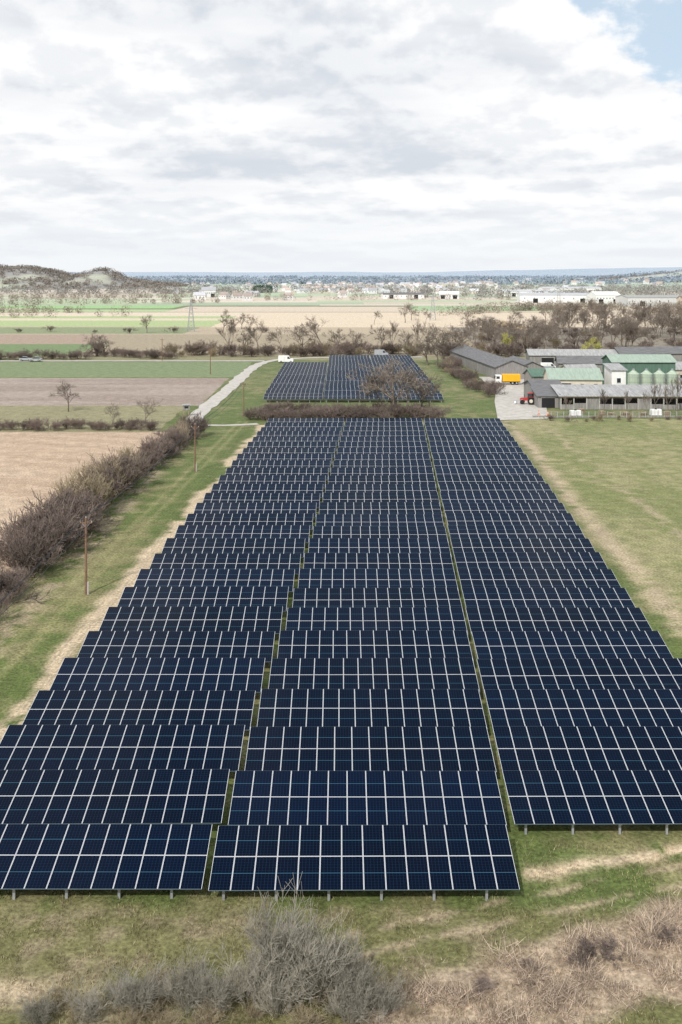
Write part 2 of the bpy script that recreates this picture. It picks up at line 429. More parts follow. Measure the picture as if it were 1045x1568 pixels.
def bush(seed,H,m,stems=11,n=(4,4,4),rmin=.012,spread=.9,r=.04,up=.12,Lf=.5):
    rng=np.random.RandomState(seed); S=[]
    c=dict(wob=.16,up=up,rmin=rmin,n=n,t0=.15,ang=(.3,.9),ls=(.45,.8))
    for i in range(stems):
        a=rng.uniform(0,6.28); t=rng.uniform(0,spread)
        branch(S,np.array([math.cos(a)*.35*t*H*.4,math.sin(a)*.35*t*H*.4,-.1]),nz(np.array([math.cos(a)*t,math.sin(a)*t,1.])),H*Lf*rng.uniform(.6,1.1),r,len(n),rng,c)
    return segs_mesh('shrub_variant',S,m)
TREES=[tree(s,11,M_BARK,n=(5,4,5,5),rmin=.022) for s in (1,2,3,4)]
TALL=[tree(s,12,M_BARK,r=.18,n=(5,4,5,5),rmin=.021,up=.22,ang=(.25,.6)) for s in (11,12)]
WIL=[tree(s,8,M_WILLOW,r=.2,n=(4,5,5,4),rmin=.04,up=.18,ang=(.25,.6)) for s in (21,)]
BUSH=[bush(s,4,M_BRUSH,rmin=.018) for s in (31,32,33)]
BUSHT=[bush(s,4,M_BRUSHT,rmin=.016,up=.2,spread=.6) for s in (41,42)]
FINE=[bush(s,3,M_GREYB,stems=22,n=(5,5,4),rmin=.006,r=.018,Lf=.46,spread=.7,up=.16) for s in (51,52,53)]
FINET=[bush(s,2,M_BRUSHT,stems=26,n=(5,4),rmin=.006,r=.014,Lf=.55,spread=1.0) for s in (61,)]
bh=lambda me: max(v.co.z for v in me.vertices)
HT={}
for me in TREES+TALL+WIL+BUSH+BUSHT+FINE+FINET: HT[me.name]=bh(me)
def put(name,pool,x,y,h,parent=None,wide=1.0):
    me=pool[R.randint(len(pool))]; s=h/HT[me.name]
    return inst(name,me,(x,y,float(terr(x,y))-.05),R.uniform(0,6.28),(s*wide,s*wide,s),parent)
def hedge(name,pts,step,h0,h1,width,pool,wide=1.2,alt=None,altp=0):
    e=empty(name)
    for i in range(len(pts)-1):
        a,b_=np.array(pts[i]),np.array(pts[i+1]); n=max(1,int(np.linalg.norm(b_-a)/step))
        for k in range(n):
            p=a+(b_-a)*(k+R.rand())/n; 
            pl=alt if (alt and R.rand()<altp) else pool
            hm=.70+.6*float(fbm(np.array(p[0]/7.),np.array(p[1]/7.),55))
            put('shrub',pl,p[0]+R.uniform(-width,width)/2,p[1]+R.uniform(-width,width)/2,R.uniform(h0,h1)*hm,e,wide)
    return e
hedge('hedgerow',[(-33,74),(-32.2,98)],.9,2.0,4.0,2.8,BUSH,1.0)
hedge('hedgerow',[(-32.4,100),(-32.6,122)],.62,3.8,6.0,3.0,BUSH,1.05)
hedge('hedgerow',[(-32.6,123),(-31.8,150)],.72,3.0,6.2,3.2,BUSHT,1.0,BUSH,.4)
hedge('hedgerow',[(-31.6,148),(-29.8,171),(-28.4,188)],.8,2.2,4.8,2.8,BUSH,1.0,BUSHT,.2)
hedge('hedgerow',[(-130,193),(-36,194)],1.2,1.5,2.8,2.6,BUSH,1.3)
hedge('hedgerow',[(-18,206),(8,206)],.62,2.2,3.6,4.6,BUSH,1.3)
hedge('hedgerow',[(8,207),(21,207)],1.0,2.0,4.4,4.6,BUSH,1.2)
hedge('hedgerow',[(-17,213),(18,213)],1.1,2.2,3.6,3.6,BUSH,1.3)
hedge('hedgerow',[(-190,350),(-92,352)],1.7,2.5,4.6,4.0,BUSH,1.4)
hedge('hedgerow',[(-92,366),(-60,352)],1.6,2.2,4.2,5.0,BUSH,1.4)
hedge('hedgerow',[(-60,368),(20,372),(60,368)],1.4,2.5,6.5,16.0,BUSH,1.5,BUSHT,.35)
hedge('hedgerow',[(37,335),(34,300),(36,262),(38,246)],1.5,1.8,4.2,4.6,BUSH,1.2,BUSHT,.25)
hedge('hedgerow',[(44,205),(100,206)],2.6,.7,1.8,3.0,BUSH,1.4,BUSHT,.4)
# trees near the arrays
for x,y,h,w_ in ((12.3,212,13,1.35),(17.5,214,11,1.25),(14.8,220,10,1.2),(9.3,216,8.5,1.2),(11.2,214,11,1.2),(19.5,219,8,1.2)): put('bare_tree',TREES,x,y,h,wide=w_)
put('bare_tree',TREES,-61,219,7.6,wide=1.3); put('bare_tree',TREES,-46,198,5.2,wide=1.2); put('bare_tree',TREES,-39.5,199,6.2,wide=1.2)
for x,y,h in ((-91,366,9.5),(-89,369,8)): put('bare_tree',TREES,x,y,h,wide=1.2)
put('bare_tree',BUSH,-91,364,7,wide=1.2)
for u,z,h in ((350,366,15),(395,368,13.5),(372,372,9),(432,372,11),(462,376,12),(494,372,15.5),(520,380,10),(545,378,10),(583,384,11),(601,380,13),(628,375,10),(655,372,13),(640,385,14)):
    put('bare_tree',TREES+TALL,(u-522)*z/1500,z,h,wide=1.1)
for u,z,h in ((668,330,12),(690,345,11),(655,330,10),(680,352,13),(702,356,13)):
    put('bare_tree',TREES,(u-522)*z/1500,z,h,wide=1.3)
for x,y in ((-48,520),(-62,515),(-100,505),(-70,600),(-55,540),(40,610),(52,600),(46,640),(20,590)): put('bare_tree',TREES,x,y,R.uniform(8,14))
for x in np.arange(-260,-20,22): put('shrub',BUSH,x+R.uniform(-5,5),R.uniform(500,520),R.uniform(2,4),wide=1.5)
# riverside wood on the right, in clumps
e=empty('riverside_woodland'); cnt=0
while cnt<135:
    y_=R.uniform(362,640); x_=R.uniform(.125 if y_>430 else .15,.42)*y_
    if fbm(np.array(x_/28.),np.array(y_/45.),91)<.44: continue
    if 46<x_<98 and y_<375: y_+=35
    put('bare_tree',TREES+TALL,x_,y_,R.uniform(7,12.5)+ (2.5 if x_/y_>.2 else 0),e,1.15); cnt+=1
for i in range(105):
    y_=R.uniform(350,520); x_=R.uniform(.11,.4)*y_
    if 46<x_<98 and y_<365: y_+=30
    put('shrub',BUSH+BUSHT,x_,y_,R.uniform(2.5,5.5),e,1.5)
for u,z,h in ((910,345,8.5),(898,352,6.5),(775,372,8.5),(783,380,7)): put('willow_tree',WIL,(u-522)*z/1500,z,h,wide=1.2)
for u,z,h in ((1003,216,8),(1022,214,7.5),(1037,218,9),(990,214,6),(960,215,5.5),(925,214,6),(868,214,4.5)):
    put('bare_tree',TALL,(u-522)*z/1500,z,h,wide=.8)
# foreground shrubs
for x,y,h in ((-2.6,42.4,4.0),(-1.2,41.7,3.4),(-3.7,41.6,3.0),(-.2,42.2,2.9),(-2.6,41.0,2.6)): put('bare_shrub',FINE,x,y,h,wide=1.0)
for x,y,h in ((-8.3,41,2.2),(-6.4,41.3,2.3),(-10.5,40.6,1.8),(.9,41.4,2.1),(1.9,41,1.6),(-5.1,41.0,2.3),(-12.4,40.4,1.5),(-9.4,41.6,1.5),(.4,40.6,1.9)): put('bare_shrub',FINE,x,y,h,wide=R.uniform(1.0,1.4))
for i in range(26): put('dry_shrub',FINET,R.uniform(-13,3),R.uniform(39.8,42.6),R.uniform(.6,1.3),wide=1.3)

def blades(name,x,y,h,w,col,lean=.5):
    n=len(x); z=terr(x,y); a=R.uniform(0,6.28,n); l=R.uniform(0,lean,n)*h; b_=R.uniform(0,6.28,n)
    B=np.stack([x,y,z-.01],-1); s=np.stack([np.cos(a)*w,np.sin(a)*w,0*w],-1)
    V=np.stack([B-s,B+s,B+np.stack([np.cos(b_)*l,np.sin(b_)*l,h],-1)],1).reshape(-1,3)
    F=np.arange(3*n).reshape(n,3); return inst(name,npmesh(name,V,F,[M_BLADE],np.repeat(col,3,0)),(0,0,0))
n=110000
x=R.uniform(-20,22,n); y=39.5+R.uniform(0,1,n)**1.2*14
cl=fbm(x/.8,y/.8,77,3); keep=(cl+R.uniform(-.14,.14,n))>.50; x,y,cl=x[keep],y[keep],cl[keep]; n=len(x)
gc=ground_colour(x,y)*R.uniform(.55,1.35,(n,1)); 
dry=(R.rand(n)<.24)[:,None]; gc=np.where(dry,np.array([[.36,.30,.19]])*R.uniform(.7,1.2,(n,1)),gc)
blades('meadow_grass',x,y,R.uniform(.05,.19,n),R.uniform(.009,.022,n),gc,1.2)
n=42000
x=R.uniform(.8,24,n); yb=40.6+(x-1)*.40-1.2; y=yb+R.normal(0,1.35,n)
cl=fbm(x/1.2,y/1.2,99,3); keep=(cl+R.uniform(-.1,.1,n)>.46)&(y>38)&(y<52); x,y,cl=x[keep],y[keep],cl[keep]; n=len(x)
gc=np.array([[.47,.375,.29]])*R.uniform(.4,1.3,(n,1))
blades('dry_reeds',x,y,R.uniform(.06,.30,n)*(cl*1.8)**2,R.uniform(.01,.024,n),gc,2.4)
# dead brush clumps on the bank
for x,y,h in ((11.4,44.3,.9),(10.9,44.0,.7),(12.1,44.5,.8),(6.0,42.2,.6),(15.2,45.6,.7),(8.4,43.5,.5)): put('dead_brush',BUSH,x,y,h,wide=1.6)

# far tree masses
def puffs(name,x,y,h,r,ntri,size,m):
    M=len(x); z=terr(x,y); d=R.normal(0,1,(M,ntri,3)); d/=np.linalg.norm(d,axis=2,keepdims=True); d*=R.uniform(.3,1,(M,ntri,1))**.5
    c=np.stack([x,y,z+h*.45],-1)[:,None]+d*np.stack([r,r,h*.5],-1)[:,None]
    V=(c[:,:,None]+R.normal(0,1,(M,ntri,3,3))*(size[:,None,None,None]))
    V=V.reshape(-1,3); return inst(name,npmesh(name,V,np.arange(len(V)).reshape(-1,3),[m]),(0,0,0))
def scatter_line(n,lines,jit):
    xs_,ys_=[],[]
    for (x0,y0,x1,y1,w) in lines:
        k=int(n*w); t=R.rand(k); xs_.append(x0+(x1-x0)*t+R.normal(0,jit,k)); ys_.append(y0+(y1-y0)*t+R.normal(0,jit,k))
    return np.concatenate(xs_),np.concatenate(ys_)
x,y=scatter_line(100,[(-340,660,-150,700,.3),(-320,760,-200,760,.3),(-420,950,-120,1010,1),(-500,1150,-100,1250,1.6),(-120,1100,380,1150,.8),(60,700,240,900,.6),(130,800,420,860,1.3),(260,620,460,700,1.4)],6)
h=R.uniform(5,10,len(x)); puffs('distant_tree_belt',x,y,h,h*.5,110,np.full(len(x),.34),M_MIDW)
x,y=scatter_line(100,[(-700,1350,-200,1500,1.6),(-300,1500,900,1650,2.8),(-500,1900,1000,2000,3),(100,1250,700,1350,1.6),(300,1500,1000,1500,1.5)],45)
h=R.uniform(7,13,len(x)); puffs('distant_tree_belt',x,y,h,h*.8,60,np.full(len(x),.8),M_FARW)
n=5200; x=np.concatenate([R.uniform(-1300,-300,n),R.uniform(700,2100,n//3)]); y=np.concatenate([R.uniform(1400,2250,n),R.uniform(2300,3900,n//3)])
zz=terr(x,y); keep=(zz>4)&(fbm(x/90,y/120,17)>.38); x,y=x[keep],y[keep]; h=R.uniform(4,8,len(x))
puffs('hillside_woodland',x,y,h,h*1.1,36,np.full(len(x),1.0),M_HILLW)
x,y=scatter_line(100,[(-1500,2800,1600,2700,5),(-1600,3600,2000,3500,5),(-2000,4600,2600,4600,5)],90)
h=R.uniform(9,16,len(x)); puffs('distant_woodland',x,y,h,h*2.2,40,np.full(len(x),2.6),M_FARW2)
x=R.uniform(-142,-100,26); y=R.uniform(1530,1570,26); h=R.uniform(11,15,26); puffs('conifer_stand',x,y,h,h*.28,170,np.full(26,.6),M_EVER)

# ------------------------------------------------------------------ buildings
def building(name,cx,cy,w,d,h,rh,wall,roof,rz=0,over=.4,doors=(),windows=0,mono=False,side_w=0,mesh_only=False):
    b=MB(); W,D=w/2,d/2
    if mono:
        b.poly([(-W,-D,0),(W,-D,0),(W,-D,h),(-W,-D,h)],wall); b.poly([(W,D,0),(-W,D,0),(-W,D,h+rh),(W,D,h+rh)],wall)
        b.poly([(W,-D,0),(W,D,0),(W,D,h+rh),(W,-D,h)],wall); b.poly([(-W,D,0),(-W,-D,0),(-W,-D,h),(-W,D,h+rh)],wall)
        sl=rh/d; o=over
        p=[(-W-o,-D-o,h-sl*o+.03),(W+o,-D-o,h-sl*o+.03),(W+o,D+o,h+rh+sl*o+.03),(-W-o,D+o,h+rh+sl*o+.03)]
        q=[(a,c,e_+.14) for a,c,e_ in p]
        b.poly(q,roof); b.poly(p[::-1],roof)
        for i in range(4): j=(i+1)%4; b.poly([p[i],p[j],q[j],q[i]],roof)
    else:
        b.poly([(-W,-D,0),(W,-D,0),(W,-D,h),(-W,-D,h)],wall); b.poly([(W,D,0),(-W,D,0),(-W,D,h),(W,D,h)],wall)
        b.poly([(W,-D,0),(W,D,0),(W,D,h),(W,0,h+rh),(W,-D,h)],wall); b.poly([(-W,D,0),(-W,-D,0),(-W,-D,h),(-W,0,h+rh),(-W,D,h)],wall)
        sl=rh/D; o=over
        for sg in (-1,1):
            p=[(-W-o,sg*(D+o),h-sl*o+.03),(W+o,sg*(D+o),h-sl*o+.03),(W+o,0,h+rh+.03),(-W-o,0,h+rh+.03)]
            q=[(a,c,e_+.14) for a,c,e_ in p]
            b.poly(q if sg<0 else q[::-1],roof); b.poly(p[::-1] if sg<0 else p,roof)
            for i in range(4): j=(i+1)%4; b.poly([p[i],p[j],q[j],q[i]],roof)
    for (dx,dw,dh) in doors: 
        b.box((dx,-D-.02,dh/2),(dw,.08,dh),M_DARK); b.box((dx,-D-.05,dh+.08),(dw+.3,.1,.12),M_CONC)
    for i in range(windows):
        x=-W+(i+.5)*w/windows; zz=h*.6
        b.box((x,-D-.02,zz),(.95,.07,1.15),M_GLASSW); b.box((x,-D-.04,zz-.65),(1.2,.12,.1),M_WHITE)
        b.box((x,D+.02,zz),(.95,.07,1.15),M_GLASSW)
    for i in range(side_w):
        y=-D+(i+.5)*d/side_w; b.box((W+.02,y,h*.6),(.07,.95,1.1),M_GLASSW); b.box((-W-.02,y,h*.6),(.07,.95,1.1),M_GLASSW)
    if mesh_only: return b.mesh(name+'_mesh')
    return b.obj(name,(cx,cy,float(terr(cx,cy))),rz)
building('machinery_shed',46.5,316,62,9.5,3.6,1.9,M_WALLG,M_ROOFD,rz=math.radians(96),doors=[(x,4.4,3.0) for x in range(-27,30,6)])
building('machinery_shed',55.5,300,20,7,3.2,1.5,M_WALLG,M_ROOFD,rz=math.radians(96),doors=[(-6,3,2.6),(0,3,2.6),(6,3,2.6)])
# long open-fronted livestock shed : posts, low boards and a dark interior
b=MB(); W=19.0
b.box((0,4.5,2.1),(2*W,.15,4.2),M_WALLG); b.box((-W,0,1.7),(.15,8.85,3.4),M_WALLG); b.box((W,0,1.7),(.15,8.85,3.4),M_WALLG)
for i in range(14):
    x=-W+.12+i*(2*W-.24)/13; b.box((x,-4.5,1.45),(.22,.22,2.9),M_CONC)
for i in range(13):
    x=-W+.12+(i+.5)*(2*W-.24)/13; wd=(2*W-.24)/13-.26
    b.box((x,-4.5,[.55,.7,1.3,.6][i%4]),(wd,.08,[1.1,1.4,2.6,1.2][i%4]),M_WALLG)
    b.box((x,-4.5,2.72),(wd,.09,.32),M_TIMBER)
p=[(-W-.5,-5.1,2.95),(W+.5,-5.1,2.95),(W+.5,5.0,4.45),(-W-.5,5.0,4.45)]; q=[(a_,c_,z_+.12) for a_,c_,z_ in p]
b.poly(q,M_ROOFGR); b.poly(p[::-1],M_ROOFGR)
for i in range(4): j=(i+1)%4; b.poly([p[i],p[j],q[j],q[i]],M_ROOFGR)
b.obj('livestock_shed',(69,227,0),math.radians(-1))
building('feed_shed',47.6,229,4.6,8,2.7,1.2,M_WALLG,M_ROOFD,doors=[(0,3.0,2.3)],mono=True)
building('storage_shed',49.5,240,7,10,3.4,1.3,M_WALLG,M_ROOFD,doors=[(0,3.5,2.8)],rz=math.radians(4))
building('green_roof_barn',59.5,252,13,11,4.2,2.2,M_CREAM,M_ROOFG,doors=[(-3,3.4,3.2)],windows=4,rz=math.radians(-4))
building('green_roof_barn',57,268,12,7,3.2,1.5,M_WALLG,M_ROOFDG,doors=[(0,3.4,2.7)],rz=math.radians(8))
building('dark_roof_shed',74,303,14,8,3.4,1.8,M_WALLG,M_ROOFD,doors=[(-3,3,2.6),(3,3,2.6)],rz=math.radians(-6))
building('dark_roof_shed',69,284,9,6,3.0,1.4,M_CREAM,M_ROOFGR,windows=3,rz=math.radians(12))
building('lean_to_shed',91,241,13,6,3.4,1.2,M_WALLG,M_ROOFD,doors=[(-3,3,2.4),(3,3,2.4)],mono=True)
building('grain_store',79.5,262,16.5,10,7.6,1.5,M_ROOFDG,M_ROOFG,windows=5,doors=[(5,3,3.4)])
building('white_annexe',70.2,251,3.6,7,6.4,.9,M_WHITE,M_ROOFGR,windows=1,mono=True)
building('office_block',93,268,9,8,5.0,1.6,M_CREAM,M_ROOFGR,windows=4)
building('shed',99,250,14,9,4.0,1.6,M_WALLG,M_ROOFD,doors=[(-3,3,2.6),(3,3,2.6)])
building('dark_roof_shed',104,330,24,9,4.2,1.8,M_WALLG,M_ROOFD,doors=[(-6,4,3),(4,4,3)],rz=.1)
building('long_grey_shed',78,330,30,9,3.6,1.6,M_WALLG,M_ROOFGR,doors=[(-9,4,2.8),(0,4,2.8),(9,4,2.8)],rz=-.05)
for i in range(4):
    b=MB(); b.cyl((0,0,0),(0,0,5.6),1.45,1.45,M_SILO,20); b.cyl((0,0,5.6),(0,0,6.5),1.5,.35,M_SILO,20); b.cyl((0,0,6.5),(0,0,6.9),.3,.3,M_STEEL,8)
    for z_ in (1.2,2.4,3.6,4.8): b.cyl((0,0,z_),(0,0,z_+.06),1.49,1.49,M_STEEL,20)
    b.box((1.3,-.95,3),(.06,.06,6),M_STEEL); b.box((1.6,-.75,3),(.06,.06,6),M_STEEL)
    for z_ in np.arange(.4,5.8,.4): b.box((1.45,-.85,z_),(.36,.05,.04),M_STEEL,rz=.58)
    b.obj('grain_silo',(73.6+i*3.25,246.5,0))
b=MB()
for i in range(46):
    x_=41+i*1.35
    b.box((x_,210+.01*i,.65),(.1,.1,1.3),M_CONC)
    if i<45: b.box((x_+.675,210+.01*i,.22),(1.24,.07,.4),M_WALLG)
for z_ in (.8,1.05,1.25): b.cyl((41,210,z_),(101.5,210.45,z_),.015,.015,M_STEEL,4)
b.obj('yard_fence')
for x_,y_ in ((57,214),(59.2,214.4),(62,213),(71,213.5),(76,213),(84,214),(53,216),(66,213.6)):
    b=MB(); hh=R.randint(3,9)
    for k in range(hh):
        for t in (-.5,0,.5): b.box((0,t,k*.15+.045),(1.2,.1,.09),M_TIMBER)
        for t in (-.5,-.25,0,.25,.5): b.box((t,0,k*.15+.106),(.16,1.2,.025),M_TIMBER)
    b.obj('pallet_stack',(x_,y_,.02),R.uniform(0,1))
for x_,y_ in ((50.6,211.5),(68.5,213.2)):
    b=MB(); b.box((0,0,.75),(2.4,1.3,1.2),M_WHITE,taper=.94); b.box((0,0,.07),(2.5,1.4,.14),M_STEEL); b.cyl((0,0,1.35),(0,0,1.5),.25,.25,M_DARK,12)
    for t in (-1.1,-.4,.4,1.1): b.box((t,-.66,.75),(.05,.04,1.2),M_STEEL)
    b.obj('water_tank',(x_,y_,0))
for x_,y_ in ((43.2,214),(45,213)):
    b=MB(); b.box((0,0,.04),(.5,.5,.08),M_ORANGE); b.cyl((0,0,.08),(0,0,1.0),.2,.05,M_ORANGE,12); b.cyl((0,0,.45),(0,0,.62),.145,.115,M_WHITE,12); b.obj('traffic_cone',(x_,y_,.06))
b=MB(); n_=20
for i in range(n_):
    for j in range(8):
        def hp(i,j):
            u=i/n_*2-1; v_=j/8*2-1; return (u*14,v_*6,max(0,(1-u*u)*(1-v_*v_))*4*(.8+.4*float(vn(np.array(i*.7),np.array(j*.7),3)))-.05)
        b.poly([hp(i,j),hp(i+1,j),hp(i+1,j+1),hp(i,j+1)],M_HEAP)
b.obj('straw_heap',(90,545,0),smooth=True)
# village
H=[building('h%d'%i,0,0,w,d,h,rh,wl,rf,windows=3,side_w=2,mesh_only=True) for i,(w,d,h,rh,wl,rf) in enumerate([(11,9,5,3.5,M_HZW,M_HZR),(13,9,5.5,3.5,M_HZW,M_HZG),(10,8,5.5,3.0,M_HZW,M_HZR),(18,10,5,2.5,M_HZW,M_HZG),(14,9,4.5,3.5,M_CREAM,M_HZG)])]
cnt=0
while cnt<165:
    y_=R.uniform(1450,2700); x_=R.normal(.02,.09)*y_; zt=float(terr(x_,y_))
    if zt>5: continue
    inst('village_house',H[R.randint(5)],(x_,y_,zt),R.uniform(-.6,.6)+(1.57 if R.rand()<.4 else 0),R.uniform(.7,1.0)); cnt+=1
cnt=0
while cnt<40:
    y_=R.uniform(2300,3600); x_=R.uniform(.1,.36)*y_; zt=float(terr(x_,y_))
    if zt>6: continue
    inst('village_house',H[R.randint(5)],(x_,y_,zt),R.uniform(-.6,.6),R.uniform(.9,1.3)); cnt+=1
for i in range(8):
    y_=R.uniform(1050,1300); x_=R.choice([-1,1])*R.uniform(.0,.16)*y_
    inst('farmhouse',H[R.randint(5)],(x_,y_,0),R.uniform(-.6,.6),1.0)
for (x_,y_,w,d,h,rh,wl,rf) in ((228,1035,80,40,8,2,M_HZW,M_HZG),(268,1000,26,24,9,3,M_HZW,M_HZW),(300,930,70,30,8,2,M_HZW,M_ROOFGR),(318,860,40,22,8,3,M_CREAM,M_ROOFR),(75,1192,50,20,5,2,M_HZW,M_ROOFD),(130,1180,24,16,6,3,M_HZW,M_HZW),(-170,1260,18,14,9,4,M_HZW,M_HZG),(360,900,60,30,9,2,M_HZW,M_HZG),(250,1300,70,24,7,2,M_HZW,M_HZG),(350,1500,90,30,8,2,M_HZW,M_HZG)):
    building('industrial_hall',x_,y_,w,d,h,rh,wl,rf,windows=8,doors=[(-w*.3,5,4.5),(w*.3,5,4.5)],rz=R.uniform(-.15,.15))
b=MB()
for sx in (-.5,.5):
    for sy in (-.5,.5): b.box((sx,sy,.7),(.12,.12,1.4),M_TIMBER)
b.box((0,0,1.9),(1.4,1.4,1.0),M_WALLG); b.box((0,-.71,2.0),(.8,.04,.4),M_DARK); b.box((0,0,2.5),(1.8,1.8,.14),M_ROOFGR)
b.obj('hunting_hut',(-33.5,212,0),.2)

# ------------------------------------------------------------------ power line
poles=[(-26.4,36),(-24.6,94.5),(-22.8,153),(-21.0,211.5)]
for x_,y_ in poles:
    b=MB(); b.cyl((0,0,-.3),(0,0,7.4),.13,.085,M_WOODP,10); b.box((0,0,6.9),(1.2,.09,.10),M_WOODP)
    for t in (-.55,.55): b.cyl((t,0,6.95),(t,0,7.15),.05,.04,M_CERAM,8)
    b.cyl((0,0,7.4),(0,0,7.6),.05,.04,M_CERAM,8); b.cyl((-.4,0,6.85),(0,0,6.45),.02,.02,M_STEEL,5); b.cyl((.4,0,6.85),(0,0,6.45),.02,.02,M_STEEL,5)
    b.cyl((.2,0,-.1),(.2,0,1.2),.1,.1,M_CONC,6)
    b.obj('utility_pole',(x_,y_,0))
b=MB()
for i in range(len(poles)-1):
    (x0,y0),(x1,y1)=poles[i],poles[i+1]
    for ox,oz in ((-.55,7.15),(.55,7.15),(0,7.6)):
        pr=None
        for k in range(13):
            t=k/12; p=(x0+(x1-x0)*t+ox,y0+(y1-y0)*t,oz-1.1*4*t*(1-t))
            if pr: b.cyl(pr,p,.03,.03,M_WIRE,4,False)
            pr=p
b.obj('power_cables')
for x_,y_ in ((-63,345),(-40,300)):
    b=MB(); b.cyl((0,0,-.2),(0,0,8),.14,.1,M_WOODP,8); b.box((0,0,7.5),(1.5,.1,.1),M_WOODP); b.obj('utility_pole',(x_,y_,0))
def pylon(x_,y_,Hh):
    b=MB(); lv=np.linspace(0,Hh,9); wd=lambda z:1.6*(1-z/Hh)+.25
    cs=[(-1,-1),(1,-1),(1,1),(-1,1)]
    for i in range(8):
        z0,z1=lv[i],lv[i+1]; a,c=wd(z0),wd(z1)
        for k in range(4):
            p,q=cs[k],cs[(k+1)%4]
            b.cyl((p[0]*a,p[1]*a,z0),(p[0]*c,p[1]*c,z1),.09,.09,M_STEEL,4); b.cyl((p[0]*a,p[1]*a,z0),(q[0]*c,q[1]*c,z1),.05,.05,M_STEEL,4)
            b.cyl((q[0]*a,q[1]*a,z0),(p[0]*c,p[1]*c,z1),.05,.05,M_STEEL,4)
    for z_,l in ((Hh*.72,3.4),(Hh*.86,2.6)):
        for s in (-1,1): b.cyl((0,0,z_+.6),(s*l,0,z_),.07,.05,M_STEEL,4); b.cyl((0,0,z_),(s*l,0,z_),.07,.05,M_STEEL,4); b.cyl((s*l,0,z_),(s*l,0,z_-.8),.06,.06,M_CERAM,5)
    b.obj('lattice_pylon',(x_,y_,0))
pylon(-79,516,17); pylon(60,640,18); pylon(200,900,24)

# ------------------------------------------------------------------ vehicles
def wheels(b,xs_,yw,r,w=.22):
    for x_ in xs_:
        for s in (-1,1):
            b.cyl((x_,s*yw-w/2,r),(x_,s*yw+w/2,r),r,r,M_RUBBER,14); b.cyl((x_,s*(yw+w/2),r),(x_,s*(yw+w/2+.02),r),r*.55,r*.5,M_STEEL,10)
def van(name,loc,rz,m):
    b=MB(); b.prof([(-2.6,.4),(2.5,.4),(2.6,.9),(2.45,1.25),(1.75,1.45),(1.15,2.25),(.9,2.4),(-2.5,2.4),(-2.6,2.2)],-.95,.95,m)
    for s in (-1,1):
        b.poly([(.55,s*.956,1.35),(1.6,s*.956,1.35),(1.05,s*.956,2.1),(.55,s*.956,2.1)],M_GLASSW)
        b.box((-.6,s*.956,1.2),(.04,.012,1.8),M_DARK)
    b.poly([(1.79,-.8,1.46),(1.79,.8,1.46),(1.2,.8,2.2),(1.2,-.8,2.2)],M_GLASSW)
    wheels(b,(-1.6,1.7),.86,.36); b.box((2.6,0,.55),(.12,1.85,.25),M_DARK)
    for s in (-1,1): b.box((2.56,s*.75,.95),(.08,.3,.2),M_CERAM)
    return b.obj(name,loc,rz)
def car(name,loc,rz,m):
    b=MB(); b.prof([(-2.1,.35),(2.1,.35),(2.15,.7),(1.9,.88),(1.0,.98),(-1.9,1.0),(-2.12,.85)],-.88,.88,m)
    b.prof([(.95,.97),(.3,1.45),(-1.1,1.48),(-1.85,1.0)],-.74,.74,M_GLASSW); b.prof([(.25,1.452),(.2,1.49),(-1.05,1.52),(-1.12,1.48)],-.72,.72,m)
    wheels(b,(-1.3,1.35),.78,.33)
    for s in (-1,1): b.box((2.1,s*.65,.7),(.1,.3,.14),M_CERAM); b.box((.5,s*.95,1.0),(.15,.15,.1),m)
    return b.obj(name,loc,rz)
def truck(loc,rz):
    b=MB(); b.prof([(1.8,.6),(3.6,.6),(3.65,1.5),(3.4,2.6),(1.8,2.6)],-1.15,1.15,M_WHITE); b.poly([(3.66,-1,1.6),(3.66,1,1.6),(3.45,1,2.45),(3.45,-1,2.45)],M_GLASSW)
    for s in (-1,1): b.box((2.8,s*1.156,2.0),(.9,.01,.7),M_GLASSW)
    b.box((-.5,0,.75),(5.8,.9,.25),M_DARK); b.box((-.9,0,1.9),(4.9,2.4,1.9),M_YELLOW)
    for t in np.arange(-3.2,1.5,.6):
        for s in (-1,1): b.box((t,s*1.22,1.9),(.08,.05,1.8),M_YELLOW)
    wheels(b,(-2.3,-1.2,2.6),1.0,.48,.3); return b.obj('yellow_container_truck',loc,rz)
def tractor(loc,rz):
    b=MB(); b.prof([(0,.9),(1.9,.75),(1.95,1.3),(1.7,1.5),(0,1.6)],-.42,.42,M_RED); b.prof([(-1.1,.9),(.1,.9),(.1,1.5),(-1.1,1.5)],-.5,.5,M_RED)
    b.prof([(-1.05,1.52),(.15,1.52),(-.05,2.55),(-.95,2.55)],-.6,.6,M_GLASSW); b.box((-.5,0,2.62),(1.3,1.4,.12),M_RED)
    for x_ in (-1.05,.12):
        for s in (-1,1): b.cyl((x_,s*.62,1.5),(x_*.88,s*.62,2.56),.04,.04,M_DARK,5)
    for s in (-1,1):
        b.cyl((-.7,s*.85-.22,.85),(-.7,s*.85+.22,.85),.85,.85,M_RUBBER,18); b.cyl((-.7,s*1.08,.85),(-.7,s*1.1,.85),.42,.4,M_CREAM,12)
        b.cyl((1.4,s*.7-.15,.52),(1.4,s*.7+.15,.52),.52,.52,M_RUBBER,16); b.box((-.7,s*.85,1.78),(1.2,.5,.06),M_RED)
    b.cyl((.9,.35,1.4),(.9,.35,2.4),.05,.05,M_DARK,6)
    b.cyl((1.2,-.5,1.2),(2.9,-.5,.5),.06,.06,M_STEEL,5); b.cyl((1.2,.5,1.2),(2.9,.5,.5),.06,.06,M_STEEL,5); b.box((3.0,0,.45),(.5,1.7,.5),M_STEEL,taper=.8)
    return b.obj('red_tractor',loc,rz)
truck((46.3,272,.06),math.radians(178)); tractor((44.2,231,.06),math.radians(165))
